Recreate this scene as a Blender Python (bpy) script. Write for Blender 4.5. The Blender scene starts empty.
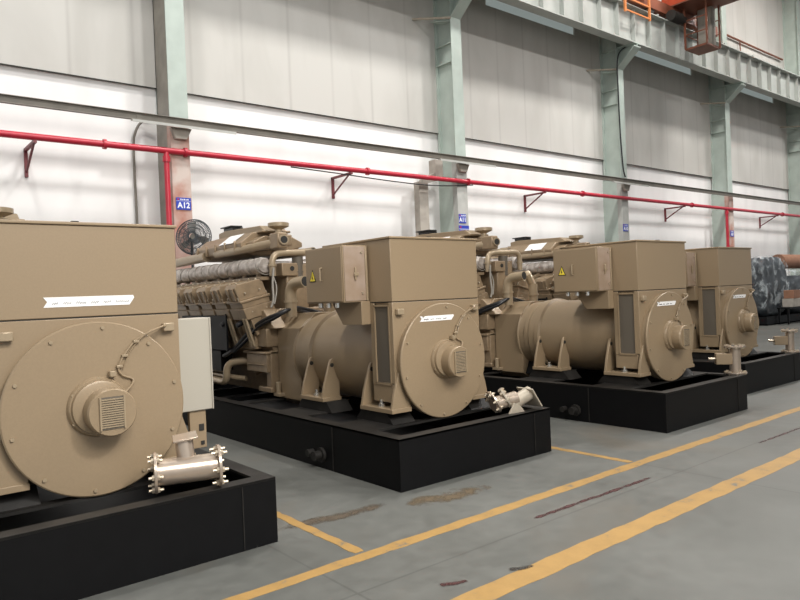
import bpy, bmesh, math, random
from mathutils import Vector, Matrix, Euler
random.seed(7)
scene = bpy.context.scene
COL = scene.collection
PI = math.pi

# ------------------------------------------------------------------ materials
def mat(name, col, rough=.5, metal=0, noise=0.0, nscale=20, bump=0.0, bscale=60, col2=None, spec=None, coat=0):
    m = bpy.data.materials.new(name); m.use_nodes = True
    nt = m.node_tree; b = nt.nodes['Principled BSDF']
    b.inputs['Roughness'].default_value = rough
    b.inputs['Metallic'].default_value = metal
    if spec is not None: b.inputs['Specular IOR Level'].default_value = spec
    if coat: b.inputs['Coat Weight'].default_value = coat
    b.inputs['Base Color'].default_value = (*col, 1)
    tc = nt.nodes.new('ShaderNodeTexCoord')
    if noise or col2:
        n = nt.nodes.new('ShaderNodeTexNoise'); n.inputs['Scale'].default_value = nscale; n.inputs['Detail'].default_value = 6
        nt.links.new(tc.outputs['Object'], n.inputs['Vector'])
        r = nt.nodes.new('ShaderNodeValToRGB')
        c2 = col2 if col2 else tuple(c * (1 - noise) for c in col)
        r.color_ramp.elements[0].position = .35; r.color_ramp.elements[0].color = (*c2, 1)
        r.color_ramp.elements[1].position = .65; r.color_ramp.elements[1].color = (*col, 1)
        nt.links.new(n.outputs['Fac'], r.inputs['Fac']); nt.links.new(r.outputs['Color'], b.inputs['Base Color'])
    if bump:
        n2 = nt.nodes.new('ShaderNodeTexNoise'); n2.inputs['Scale'].default_value = bscale; n2.inputs['Detail'].default_value = 4
        nt.links.new(tc.outputs['Object'], n2.inputs['Vector'])
        bp = nt.nodes.new('ShaderNodeBump'); bp.inputs['Strength'].default_value = bump; bp.inputs['Distance'].default_value = .01
        nt.links.new(n2.outputs['Fac'], bp.inputs['Height']); nt.links.new(bp.outputs['Normal'], b.inputs['Normal'])
    return m
M = {}
M['tan'] = mat('tan_paint', (.305, .225, .14), .38, .08, noise=.06, nscale=90, bump=.04, bscale=160)
M['tan_fine'] = mat('tan_paint_casting', (.31, .225, .14), .40, .15, noise=.18, nscale=14, bump=.12, bscale=50)
M['tan_gloss'] = mat('tan_gloss_pipe', (.38, .295, .195), .30, .22, noise=.08, nscale=20)
M['panel'] = mat('panel_pinkish', (.40, .31, .25), .38, .1, nscale=5, col2=(.33, .24, .17))  # paler, pinkish and patchier than the housing colour
M['fitting'] = mat('pale_metal_fitting', (.50, .41, .33), .26, .6, noise=.1, nscale=12)
M['fitting_pale'] = mat('pale_cream_fitting', (.44, .385, .305), .45, .1, noise=.15, nscale=15)
M['bolt'] = mat('bright_bolt', (.55, .47, .36), .3, .6)
M['zinc'] = mat('zinc', (.75, .74, .7), .25, .8)
M['silver'] = mat('insulation_foil', (.60, .55, .51), .40, .3, nscale=11, col2=(.30, .26, .23), bump=1.0, bscale=26)
M['black'] = mat('black_paint', (.0035, .0035, .004), .5, 0, noise=.2, nscale=8, bump=.05, bscale=40, spec=.18)
M['blacktop'] = mat('black_paint_paler', (.022, .020, .018), .5, 0, noise=.5, nscale=6, spec=.3)  # paler, mottled black for skid top flanges, blocks and stubs
M['rubber'] = mat('black_rubber', (.012, .012, .014), .35)
M['hole'] = mat('dark_opening', (.02, .018, .015), .7)
M['grille'] = mat('grille_mesh', (.13, .11, .085), .6, .2)
M['cabinet'] = mat('light_grey_cabinet', (.40, .37, .31), .4)
M['paper'] = mat('paper_tape', (.88, .87, .86), .7, noise=.04, nscale=40)
M['ink'] = mat('ink', (.06, .06, .07), .7)
M['yellow'] = mat('warning_yellow', (.80, .62, .05), .5)
M['red'] = mat('red_pipe_paint', (.50, .022, .045), .35, noise=.15, nscale=7)
M['darkred'] = mat('dark_red_steel', (.16, .03, .035), .5)
M['blue'] = mat('sign_blue', (.03, .06, .42), .4)
M['white'] = mat('sign_white', (.85, .86, .88), .5)
M['steel_green'] = mat('steel_grey_green_paint', (.46, .53, .48), .5, noise=.12, nscale=3)
M['steel_brown'] = mat('steel_brown_grey', (.30, .275, .235), .55, noise=.25, nscale=3)
M['beam'] = mat('beam_brown', (.20, .18, .15), .55, noise=.25, nscale=3)
M['girder'] = mat('girder_grey', (.44, .46, .43), .5, noise=.12, nscale=2)
M['concrete'] = mat('concrete_post', (.42, .38, .33), .8, noise=.2, nscale=5)
M['peel'] = mat('plaster_with_red_peel', (.58, .49, .44), .8, nscale=2.2, col2=(.42, .20, .15), bump=.1, bscale=20)
M['plaster'] = mat('plaster_grey', (.50, .50, .47), .8, noise=.2, nscale=3)
M['crane'] = mat('crane_orange', (.55, .075, .025), .4, noise=.15, nscale=3)
M['ladder'] = mat('ladder_orange', (.62, .22, .07), .45)
M['cranedark'] = mat('crane_brown', (.22, .07, .035), .5, noise=.3, nscale=3)
M['fan'] = mat('fan_dark', (.045, .05, .055), .45, .2)
M['cardboard'] = mat('cardboard', (.30, .15, .09), .8, noise=.2, nscale=5)
M['greywrap'] = mat('wrapped_dark', (.05, .06, .07), .5, nscale=3.5, col2=(.015, .018, .022), bump=.6, bscale=9)
M['gap'] = mat('gap_dark', (.05, .05, .045), .8)

def film_mat():
    m = bpy.data.materials.new('clear_film'); m.use_nodes = True; nt = m.node_tree; b = nt.nodes['Principled BSDF']
    b.inputs['Base Color'].default_value = (.55, .6, .62, 1); b.inputs['Roughness'].default_value = .18
    tc = nt.nodes.new('ShaderNodeTexCoord'); n = nt.nodes.new('ShaderNodeTexNoise')
    n.inputs['Scale'].default_value = 2.6; n.inputs['Detail'].default_value = 7; n.inputs['Distortion'].default_value = 1.0
    nt.links.new(tc.outputs['Object'], n.inputs['Vector'])
    r = nt.nodes.new('ShaderNodeValToRGB'); r.color_ramp.elements[0].position = .50; r.color_ramp.elements[0].color = (.02,) * 3 + (1,)
    r.color_ramp.elements[1].position = .66; r.color_ramp.elements[1].color = (.55,) * 3 + (1,)  # pale patches painted into the film stand in for its highlights
    nt.links.new(n.outputs['Fac'], r.inputs['Fac']); nt.links.new(r.outputs['Color'], b.inputs['Alpha'])
    bp = nt.nodes.new('ShaderNodeBump'); bp.inputs['Strength'].default_value = .8
    nt.links.new(n.outputs['Fac'], bp.inputs['Height']); nt.links.new(bp.outputs['Normal'], b.inputs['Normal'])
    return m
M['film'] = film_mat()

def cage_mat():
    return M['fan']

def floor_mat():
    m = bpy.data.materials.new('worn_floor'); m.use_nodes = True; nt = m.node_tree; b = nt.nodes['Principled BSDF']
    N = nt.nodes.new; L = nt.links.new
    tc = N('ShaderNodeTexCoord')
    def noise(s, d=6, dist=0):
        n = N('ShaderNodeTexNoise'); n.inputs['Scale'].default_value = s; n.inputs['Detail'].default_value = d; n.inputs['Distortion'].default_value = dist
        L(tc.outputs['Object'], n.inputs['Vector']); return n
    n1 = noise(.9, 8, .6); n2 = noise(9, 8); n3 = noise(.55, 5, 1.2)
    r1 = N('ShaderNodeValToRGB'); e = r1.color_ramp.elements
    e[0].position = .3; e[0].color = (.09, .092, .083, 1); e[1].position = .7; e[1].color = (.135, .137, .126, 1)
    L(n1.outputs['Fac'], r1.inputs['Fac'])
    r2 = N('ShaderNodeValToRGB'); e = r2.color_ramp.elements
    e[0].position = .3; e[0].color = (.86, .86, .86, 1); e[1].position = .7; e[1].color = (1.06, 1.06, 1.06, 1)
    L(n2.outputs['Fac'], r2.inputs['Fac'])
    mx = N('ShaderNodeMix'); mx.data_type = 'RGBA'; mx.blend_type = 'MULTIPLY'; mx.inputs[0].default_value = 1
    L(r1.outputs['Color'], mx.inputs[6]); L(r2.outputs['Color'], mx.inputs[7])
    # brown dust patches
    r3 = N('ShaderNodeValToRGB'); e = r3.color_ramp.elements
    e[0].position = .56; e[0].color = (0, 0, 0, 1); e[1].position = .72; e[1].color = (.6, .6, .6, 1)
    L(n3.outputs['Fac'], r3.inputs['Fac'])
    mx2 = N('ShaderNodeMix'); mx2.data_type = 'RGBA'; L(r3.outputs['Color'], mx2.inputs[0])
    L(mx.outputs[2], mx2.inputs[6]); mx2.inputs[7].default_value = (.125, .108, .085, 1)
    # slab joints
    sep = N('ShaderNodeSeparateXYZ'); L(tc.outputs['Object'], sep.inputs[0])
    def joint(out, period, off):
        a = N('ShaderNodeMath'); a.operation = 'ADD'; a.inputs[1].default_value = off; L(out, a.inputs[0])
        p = N('ShaderNodeMath'); p.operation = 'PINGPONG'; p.inputs[1].default_value = period / 2; L(a.outputs[0], p.inputs[0])
        l = N('ShaderNodeMath'); l.operation = 'LESS_THAN'; l.inputs[1].default_value = .008; L(p.outputs[0], l.inputs[0]); return l
    j1 = joint(sep.outputs['X'], 3.4, 1.35); j2 = joint(sep.outputs['Y'], 4.2, 1.28)
    mxm = N('ShaderNodeMath'); mxm.operation = 'MAXIMUM'; L(j1.outputs[0], mxm.inputs[0]); L(j2.outputs[0], mxm.inputs[1])
    ml = N('ShaderNodeMath'); ml.operation = 'MULTIPLY'; ml.inputs[1].default_value = .45; L(mxm.outputs[0], ml.inputs[0])
    mx3 = N('ShaderNodeMix'); mx3.data_type = 'RGBA'; L(ml.outputs[0], mx3.inputs[0]); L(mx2.outputs[2], mx3.inputs[6]); mx3.inputs[7].default_value = (.05, .05, .045, 1)
    L(mx3.outputs[2], b.inputs['Base Color'])
    rr = N('ShaderNodeMapRange'); rr.inputs['To Min'].default_value = .42; rr.inputs['To Max'].default_value = .62
    L(n2.outputs['Fac'], rr.inputs['Value']); L(rr.outputs[0], b.inputs['Roughness'])
    bp = N('ShaderNodeBump'); bp.inputs['Strength'].default_value = .08; L(n2.outputs['Fac'], bp.inputs['Height']); L(bp.outputs['Normal'], b.inputs['Normal'])
    return m
M['floor'] = floor_mat()

def worn(name, col, thr=.36, s=7, patch=(.17, .17, .155)):
    m = bpy.data.materials.new(name); m.use_nodes = True; nt = m.node_tree; b = nt.nodes['Principled BSDF']
    N = nt.nodes.new; L = nt.links.new; tc = N('ShaderNodeTexCoord')
    n = N('ShaderNodeTexNoise'); n.inputs['Scale'].default_value = s; n.inputs['Detail'].default_value = 9; n.inputs['Roughness'].default_value = .7
    L(tc.outputs['Object'], n.inputs['Vector'])
    r = N('ShaderNodeValToRGB'); e = r.color_ramp.elements
    e[0].position = thr - .03; e[0].color = (*patch, 1); e[1].position = thr + .06; e[1].color = (*[c * .88 for c in col], 1)
    x = r.color_ramp.elements.new(.6); x.color = (*col, 1)
    L(n.outputs['Fac'], r.inputs['Fac']); L(r.outputs['Color'], b.inputs['Base Color'])
    b.inputs['Roughness'].default_value = .5
    return m
def decal(name, col, s, thr, soft=.25):
    m = bpy.data.materials.new(name); m.use_nodes = True; nt = m.node_tree; b = nt.nodes['Principled BSDF']
    N = nt.nodes.new; L = nt.links.new; tc = N('ShaderNodeTexCoord')
    n = N('ShaderNodeTexNoise'); n.inputs['Scale'].default_value = s; n.inputs['Detail'].default_value = 8; n.inputs['Roughness'].default_value = .65
    L(tc.outputs['Object'], n.inputs['Vector'])
    sep = N('ShaderNodeSeparateXYZ'); L(tc.outputs['Generated'], sep.inputs[0]); prev = None
    for ax in 'XY':
        p = N('ShaderNodeMath'); p.operation = 'PINGPONG'; p.inputs[1].default_value = .5; L(sep.outputs[ax], p.inputs[0])
        q = N('ShaderNodeMapRange'); q.interpolation_type = 'SMOOTHSTEP'; q.inputs['From Max'].default_value = soft if ax == 'X' else .5; L(p.outputs[0], q.inputs['Value'])
        if prev: k = N('ShaderNodeMath'); k.operation = 'MULTIPLY'; L(prev, k.inputs[0]); L(q.outputs[0], k.inputs[1]); prev = k.outputs[0]
        else: prev = q.outputs[0]
    k = N('ShaderNodeMath'); k.operation = 'MULTIPLY'; L(prev, k.inputs[0]); L(n.outputs['Fac'], k.inputs[1])
    r = N('ShaderNodeMapRange'); r.interpolation_type = 'SMOOTHSTEP'; r.inputs['From Min'].default_value = thr; r.inputs['From Max'].default_value = thr + .22; r.inputs['To Max'].default_value = .85
    L(k.outputs[0], r.inputs['Value']); L(r.outputs[0], b.inputs['Alpha'])
    b.inputs['Base Color'].default_value = (*col, 1); b.inputs['Roughness'].default_value = .5
    return m
M['line'] = worn('worn_yellow_line', (.36, .215, .068), .36, 6, (.13, .125, .11))
M['mark'] = decal('dark_red_scuff', (.07, .02, .02), 7, .34, .12)
M['oil'] = decal('oil_stain', (.04, .035, .03), 10, .35, .35)

def wall_mat(name, col, seam, period, off, dirt, brick=False):
    m = bpy.data.materials.new(name); m.use_nodes = True; nt = m.node_tree; b = nt.nodes['Principled BSDF']
    N = nt.nodes.new; L = nt.links.new; tc = N('ShaderNodeTexCoord')
    sep = N('ShaderNodeSeparateXYZ'); L(tc.outputs['Object'], sep.inputs[0])
    n = N('ShaderNodeTexNoise'); n.inputs['Scale'].default_value = 1.2; n.inputs['Detail'].default_value = 7; n.inputs['Distortion'].default_value = .5
    mp = N('ShaderNodeMapping'); mp.inputs['Scale'].default_value = (1, 1, .35); L(tc.outputs['Object'], mp.inputs[0]); L(mp.outputs[0], n.inputs['Vector'])
    r = N('ShaderNodeValToRGB'); e = r.color_ramp.elements
    e[0].position = .3; e[0].color = (*dirt, 1); e[1].position = .6; e[1].color = (*col, 1)
    L(n.outputs['Fac'], r.inputs['Fac'])
    last = r.outputs['Color']
    if seam:
        a = N('ShaderNodeMath'); a.operation = 'ADD'; a.inputs[1].default_value = off; L(sep.outputs['X'], a.inputs[0])
        p = N('ShaderNodeMath'); p.operation = 'PINGPONG'; p.inputs[1].default_value = period / 2; L(a.outputs[0], p.inputs[0])
        s = N('ShaderNodeMapRange'); s.inputs['From Min'].default_value = 0; s.inputs['From Max'].default_value = .05
        s.inputs['To Min'].default_value = .5; s.inputs['To Max'].default_value = 0; L(p.outputs[0], s.inputs['Value'])
        n5 = N('ShaderNodeTexNoise'); n5.inputs['Scale'].default_value = .8; L(tc.outputs['Object'], n5.inputs['Vector'])
        q = N('ShaderNodeMath'); q.operation = 'MULTIPLY'; L(s.outputs[0], q.inputs[0]); L(n5.outputs['Fac'], q.inputs[1])
        mx = N('ShaderNodeMix'); mx.data_type = 'RGBA'; L(q.outputs[0], mx.inputs[0]); L(last, mx.inputs[6]); mx.inputs[7].default_value = (*seam, 1)
        last = mx.outputs[2]
    L(last, b.inputs['Base Color']); b.inputs['Roughness'].default_value = .75
    if brick:
        bt = N('ShaderNodeTexBrick'); bt.inputs['Scale'].default_value = 3.2; bt.inputs['Mortar Size'].default_value = .03
        m2 = N('ShaderNodeMapping'); m2.inputs['Rotation'].default_value = (PI / 2, 0, 0); L(tc.outputs['Object'], m2.inputs[0]); L(m2.outputs[0], bt.inputs['Vector'])
        bp = N('ShaderNodeBump'); bp.inputs['Strength'].default_value = .06; L(bt.outputs['Fac'], bp.inputs['Height']); L(bp.outputs['Normal'], b.inputs['Normal'])
    return m
M['wall_low'] = wall_mat('white_painted_wall', (.88, .865, .85), None, 1, 0, (.80, .785, .77), True)
M['wall_sheet'] = wall_mat('grey_panel_wall', (.56, .545, .51), (.30, .28, .26), 1.07, .35, (.49, .475, .44))

def emis(name, col, s):
    m = bpy.data.materials.new(name); m.use_nodes = True; b = m.node_tree.nodes['Principled BSDF']
    b.inputs['Base Color'].default_value = (*col, 1); b.inputs['Emission Color'].default_value = (*col, 1); b.inputs['Emission Strength'].default_value = s
    return m
M['pale_emit'] = emis('pale_emissive', (.55, .63, .62), .3)  # pale grey-blue emissive colour for the narrow wall strips

# ------------------------------------------------------------------ mesh builder
class MB:
    def __init__(s): s.v = []; s.f = []; s.fm = []; s.m = 0; s.T = Matrix()
    def add(s, vs, fs):
        o = len(s.v); s.v += [s.T @ Vector(v) for v in vs]
        s.f += [[i + o for i in f] for f in fs]; s.fm += [s.m] * len(fs)
    def box(s, x0, x1, y0, y1, z0, z1, R=None):
        vs = [Vector((x, y, z)) for x in (x0, x1) for y in (y0, y1) for z in (z0, z1)]
        if R is not None:
            c = Vector(((x0 + x1) / 2, (y0 + y1) / 2, (z0 + z1) / 2)); vs = [c + R @ (v - c) for v in vs]
        s.add(vs, [(0, 1, 3, 2), (4, 6, 7, 5), (0, 4, 5, 1), (2, 3, 7, 6), (0, 2, 6, 4), (1, 5, 7, 3)]); return s
    def prism(s, pts, axis, a, b):
        n = len(pts)
        def P(p, t):
            return {'x': (t, p[0], p[1]), 'y': (p[0], t, p[1]), 'z': (p[0], p[1], t)}[axis]
        s.add([P(p, a) for p in pts] + [P(p, b) for p in pts],
              [tuple(range(n)), tuple(range(2 * n - 1, n - 1, -1))] + [(i, i + n, (i + 1) % n + n, (i + 1) % n) for i in range(n)]); return s
    def lathe(s, prof, o, d, seg=32, capa=True, capb=True):
        d = Vector(d).normalized(); a = d.orthogonal().normalized(); b = d.cross(a); o = Vector(o); vs = []; fs = []
        for (t, r) in prof:
            for k in range(seg):
                th = 2 * PI * k / seg; vs.append(o + d * t + (a * math.cos(th) + b * math.sin(th)) * max(r, 1e-4))
        for i in range(len(prof) - 1):
            for k in range(seg):
                k2 = (k + 1) % seg; fs.append((i * seg + k, i * seg + k2, (i + 1) * seg + k2, (i + 1) * seg + k))
        if capa: fs.append(tuple(reversed(range(seg))))
        if capb: fs.append(tuple((len(prof) - 1) * seg + k for k in range(seg)))
        s.add(vs, fs); return s
    def cyl(s, o, d, L, r, seg=24): return s.lathe([(0, r), (L, r)], o, d, seg)
    def bar(s, a, b, r, seg=8):
        a = Vector(a); b = Vector(b); return s.cyl(a, b - a, (b - a).length, r, seg)
    def tube(s, pts, r, seg=12, round_=.0, steps=6, caps=True, rfun=None):
        P = [Vector(p) for p in pts]
        if round_ > 0 and len(P) > 2:
            Q = [P[0]]
            for i in range(1, len(P) - 1):
                a, b, c = P[i - 1], P[i], P[i + 1]
                u = (a - b); w = (c - b); q = min(round_, u.length * .49, w.length * .49); p1 = b + u.normalized() * q; p2 = b + w.normalized() * q
                for k in range(steps + 1):
                    t = k / steps; Q.append((1 - t) ** 2 * p1 + 2 * t * (1 - t) * b + t * t * p2)
            Q.append(P[-1]); P = Q
        vs = []; fs = []; up = None
        for i, p in enumerate(P):
            d = (P[min(i + 1, len(P) - 1)] - P[max(i - 1, 0)]).normalized()
            if up is None: up = d.orthogonal().normalized()
            up = (up - d * up.dot(d)).normalized(); w = d.cross(up)
            rr = rfun(i / (len(P) - 1)) if rfun else r
            for k in range(seg):
                th = 2 * PI * k / seg; vs.append(p + (up * math.cos(th) + w * math.sin(th)) * rr)
        for i in range(len(P) - 1):
            for k in range(seg):
                k2 = (k + 1) % seg; fs.append((i * seg + k, i * seg + k2, (i + 1) * seg + k2, (i + 1) * seg + k))
        if caps: fs += [tuple(reversed(range(seg))), tuple((len(P) - 1) * seg + k for k in range(seg))]
        s.add(vs, fs); return s
    def spline(s, pts, r, n=8, seg=8):
        P = [Vector(p) for p in pts]; Q = []
        for i in range(len(P) - 1):
            p0 = P[max(i - 1, 0)]; p1 = P[i]; p2 = P[i + 1]; p3 = P[min(i + 2, len(P) - 1)]
            for k in range(n):
                t = k / n; Q.append(.5 * ((2 * p1) + (p2 - p0) * t + (2 * p0 - 5 * p1 + 4 * p2 - p3) * t * t + (3 * p1 - p0 - 3 * p2 + p3) * t ** 3))
        Q.append(P[-1]); return s.tube(Q, r, seg)
    def hexbolt(s, o, d, r=.012, h=.012): return s.cyl(o, d, h, r, 6)
    def build(s, name, mats, parent=None, bevel=0, smooth=True, angle=32):
        me = bpy.data.meshes.new(name); me.from_pydata([tuple(v) for v in s.v], [], s.f)
        for mm in (mats if isinstance(mats, (list, tuple)) else [mats]): me.materials.append(mm)
        bm = bmesh.new(); bm.from_mesh(me)
        bm.faces.ensure_lookup_table()
        for i, f in enumerate(bm.faces): f.material_index = s.fm[i]; f.smooth = smooth
        bmesh.ops.recalc_face_normals(bm, faces=bm.faces); bm.to_mesh(me); bm.free()
        if smooth: me.set_sharp_from_angle(angle=math.radians(angle))
        o = bpy.data.objects.new(name, me); COL.objects.link(o)
        if parent: o.parent = parent
        if bevel:
            b = o.modifiers.new('bevel', 'BEVEL'); b.width = bevel; b.segments = 2; b.limit_method = 'ANGLE'; b.angle_limit = math.radians(40)
            b.harden_normals = False
        return o
def tag(o, label=None, cat=None, group=None, kind=None):
    if label: o['label'] = label
    if cat: o['category'] = cat
    if group: o['group'] = group
    if kind: o['kind'] = kind
    return o
def empty(name, loc=(0, 0, 0)):
    o = bpy.data.objects.new(name, None); COL.objects.link(o); o.location = loc; o.empty_display_size = .2; return o
def copy_tree(o, parent=None):
    c = o.copy(); COL.objects.link(c)
    c.parent = parent
    for ch in [x for x in o.children]: copy_tree(ch, c)
    return c
def text(name, body, size, loc, rot, m, parent=None, depth=.002, sx=1, bold=0.0):
    cu = bpy.data.curves.new(name, 'FONT'); cu.body = body; cu.size = size; cu.extrude = depth; cu.align_x = 'CENTER'; cu.align_y = 'CENTER'; cu.offset = bold
    cu.materials.append(m); o = bpy.data.objects.new(name, cu); COL.objects.link(o); o.location = loc; o.rotation_euler = rot; o.scale = (sx, 1, 1)
    me = bpy.data.meshes.new_from_object(o); bpy.data.objects.remove(o); me.materials.clear(); me.materials.append(m)
    o = bpy.data.objects.new(name, me); COL.objects.link(o); o.location = loc; o.rotation_euler = rot; o.scale = (sx, 1, 1)
    if parent: o.parent = parent
    return o

# ------------------------------------------------------------------ camera
f, r_, u_, w_, pos = (681.2151432608141, (0.77482413, -0.63086185, -0.04075403), (0.03569372, -0.02070653, 0.99914824), (0.63116838, 0.77561883, -0.00647388), (-3.44033277, -4.31275876, 1.6))
cd = bpy.data.cameras.new('camera'); cam = bpy.data.objects.new('camera', cd); COL.objects.link(cam)
cd.sensor_width = 36; cd.sensor_fit = 'HORIZONTAL'; cd.lens = 36 * f / 800; cd.clip_start = .05; cd.clip_end = 300
cam.matrix_world = Matrix(((r_[0], u_[0], -w_[0], pos[0]), (r_[1], u_[1], -w_[1], pos[1]), (r_[2], u_[2], -w_[2], pos[2]), (0, 0, 0, 1)))
scene.camera = cam

# ------------------------------------------------------------------ setting
def struct(name, mb, m, **k): o = mb.build(name, m, **k); o['kind'] = 'structure'; return o
struct('floor', MB().box(-16, 46, -16, 8.4, -.2, 0), M['floor'], smooth=False)
struct('wall_back', MB().box(-16, 46, 8.15, 8.4, 0, 5.57), M['wall_low'], smooth=False)
ws = MB().box(-16, 46, 8.09, 8.4, 5.57, 9.20).box(-16, 46, 8.09, 8.4, 9.46, 15)
C0 = 1.108; BAY = 6.98
cols = [C0 + BAY * k for k in range(-1, 6)]
for c in cols:
    ws.box(c - 1.25 + .0, c + 1.9, 8.09, 8.4, 9.20, 9.46)
struct('wall_back', ws, M['wall_sheet'], smooth=False)
for i, c in enumerate(cols[:-1]):
    o = MB().box(c + 1.9, c + BAY - 1.25, 8.13, 8.16, 9.20, 9.46)
    w = struct('pale_strip_%d' % (i + 1), o, M['pale_emit'], smooth=False)  # pale emissive strip filling the gap between the wall panels
struct('trim_wall_ledge', MB().box(-16, 46, 8.075, 8.12, 5.560, 5.572), M['gap'], smooth=False)
# floor markings (paint, a millimetre or two thick)
def strip(name, x0, y0, x1, y1, w, m, z=.0015, jag=.007, n=40):
    a = Vector((x0, y0, 0)); b = Vector((x1, y1, 0)); d = (b - a).normalized(); p = Vector((-d.y, d.x, 0)); mb = MB(); vs = []; fs = []
    for i in range(n + 1):
        c = a.lerp(b, i / n)
        for sgn in (-1, 1): q = c + p * sgn * (w / 2 + random.uniform(-jag, jag)); vs.append((q.x, q.y, z))
    fs = [(2 * i, 2 * i + 2, 2 * i + 3, 2 * i + 1) for i in range(n)]
    vs += [(v[0], v[1], -.001) for v in vs[:]]
    k = 2 * (n + 1)
    fs += [(2 * i, 2 * i + k, 2 * i + 2 + k, 2 * i + 2) for i in range(n)] + [(2 * i + 1, 2 * i + 3, 2 * i + 3 + k, 2 * i + 1 + k) for i in range(n)]
    fs += [(0, 1, 1 + k, k), (2 * n, 2 * n + k, 2 * n + 1 + k, 2 * n + 1)]
    mb.add(vs, fs); return mb.build(name, m, smooth=False)
o = strip('floor_line', -9, -.895, 26, -.82, .105, M['line'], n=300); tag(o, 'thin yellow floor line running along the front of the machines', 'floor line')
o = strip('floor_line', -9, -1.775, 26, -1.72, .165, M['line'], n=300); tag(o, 'wide yellow floor line nearest the camera, bordering the aisle', 'floor line')
for (x, y1, lab) in ((-.993, 1.5, 'short yellow crossing line between the nearest and second machine'), (2.048, 1.5, 'short yellow crossing line between the second and third machine'), (5.4, 1.5, None)):
    if lab: tag(strip('floor_line', x, -.80, x, y1, .075, M['line'], z=.0022), lab, 'floor line')
def decal_quad(name, x0, y0, x1, y1, w, m, z):
    a = Vector((x0, y0, 0)); b = Vector((x1, y1, 0)); L_ = (b - a).length
    me = MB().box(-L_ / 2, L_ / 2, -w / 2, w / 2, -.0004, 0); o = me.build(name, m, smooth=False)
    o.location = ((x0 + x1) / 2, (y0 + y1) / 2, z); o.rotation_euler = (0, 0, math.atan2(y1 - y0, x1 - x0)); return o
tag(decal_quad('floor_scuff', .10, -1.17, 1.85, -1.20, .13, M['mark'], .0018), 'dark red scuffed streak on the grey floor between the two long yellow lines', 'stain')
tag(decal_quad('floor_scuff', 3.3, -1.30, 5.6, -1.33, .09, M['mark'], .0018), 'faint dark red streak farther off, between the yellow lines at right', 'stain')
tag(decal_quad('oil_stain', -.62, -1.63, -.33, -1.71, .17, M['oil'], .0030), 'dark oily blotch on the wide yellow line', 'stain')
tag(decal_quad('floor_scuff', -.98, -1.52, -.80, -1.58, .14, M['mark'], .0034), 'small dark red blotch at the near end of the wide yellow line', 'stain')
tag(decal_quad('dust_stain', -.6, -.30, 1.0, -.36, .75, decal('brown_dust', (.14, .105, .065), 3.5, .36, .4), .0012), 'brown dusty patch on the floor in front of the second machine', 'stain')
tag(decal_quad('dust_stain', -1.6, -.05, .2, -.15, .45, decal('brown_dust_edge', (.11, .085, .06), 2.5, .34, .4), .0010), 'brown dust on the floor along the foot of the second skid', 'stain')

# ------------------------------------------------------------------ columns
def column(k, label, m_low, m_side):
    x = C0 + BAY * k; Wc = .34; yf = 7.5; yb = 8.09
    root = empty('steel_column', (x, yf, 0)); D = yb - yf
    mb = MB().box(0, Wc, 0, .022, 4.9, 15).box(0, Wc, D - .03, D + .02, 4.9, 15).box(Wc / 2 - .09, Wc / 2 - .07, .02, D, 4.9, 15)
    mb.build('column_shaft', M['steel_green'], root, smooth=False)
    a = MB().box(.0, Wc, -.005, .16, 0, 4.92); a.build('column_foot_casing', m_low, root, bevel=.006)
    b = MB().box(.0, Wc, .16, D + .06, 0, 4.92); b.build('column_side_casing', m_side, root, smooth=False)
    for z in (7.2, 7.65, 8.85): MB().box(.0, Wc, .02, D, z, z + .02).build('stiffener_plate', M['steel_green'], root, smooth=False)
    # crane corbel
    c = MB().prism([(0, 8.28), (0, 8.86), (-.62, 8.86), (-.62, 8.78)], 'x', Wc / 2 - .012, Wc / 2 + .012)
    c.add([(0, 0, 8.26), (Wc, 0, 8.26), (Wc, -.62, 8.76), (0, -.62, 8.76), (0, 0, 8.29), (Wc, 0, 8.29), (Wc, -.62, 8.79), (0, -.62, 8.79)],
          [(0, 1, 2, 3), (4, 7, 6, 5), (0, 4, 5, 1), (1, 5, 6, 2), (2, 6, 7, 3), (3, 7, 4, 0)])
    c.box(0, Wc, -.62, 0, 8.86, 8.88); c.build('corbel', M['steel_green'], root, smooth=False)
    # brace bar to the wall
    d = MB().bar((.02, .0, 8.24), (-.70, D + .0, 8.24), .03); d.build('brace_bar', M['fitting_pale'], root)
    g = MB().prism([(.02, 0), (.02, .3), (-.35, .34)], 'z', 8.16, 8.17); g.build('gusset_plate', M['steel_green'], root, smooth=False)
    return tag(root, label, 'column')
column(-1, 'grey steel column standing out of frame at far left', M['peel'], M['steel_brown']) if False else None
c1 = column(0, 'steel column with the A12 sign and pink peeling plaster, behind the nearest machine', M['peel'], M['steel_brown'])
c2 = column(1, 'pale green-grey steel column with a double blue sign, behind the second machine', M['plaster'], M['steel_green'])
c3 = column(2, 'grey steel column with a black cable curving down its corbel, third along the wall', M['plaster'], M['steel_green'])
c4 = column(3, 'grey steel column with a red drop pipe beside it, fourth along the wall', M['peel'], M['steel_green'])
c5 = column(4, 'grey steel column at the right edge of the picture, behind the wrapped goods', M['peel'], M['steel_green'])
for c in (c1,):
    for ch in c.children:
        if ch.name.startswith('column_shaft'):
            pass
# side skin on the first column (painted brown)
MB().box(.0, .012, .02, .59, 4.92, 15).build('column_side_plate', M['steel_brown'], c1, smooth=False)
# cable on third column
x3 = C0 + BAY * 2
tag(MB().spline([(x3 + .34, 7.0, 8.95), (x3 + .12, 7.25, 8.86), (x3 - .02, 7.44, 8.55), (x3 - .03, 7.46, 7.5), (x3 + .0, 7.46, 6.2), (x3 + .06, 7.45, 5.25), (x3 + .16, 7.45, 4.95)], .022).build('black_cable', M['rubber']),
    'black cable running down the edge of the third column from the crane girder', 'cable')

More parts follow.
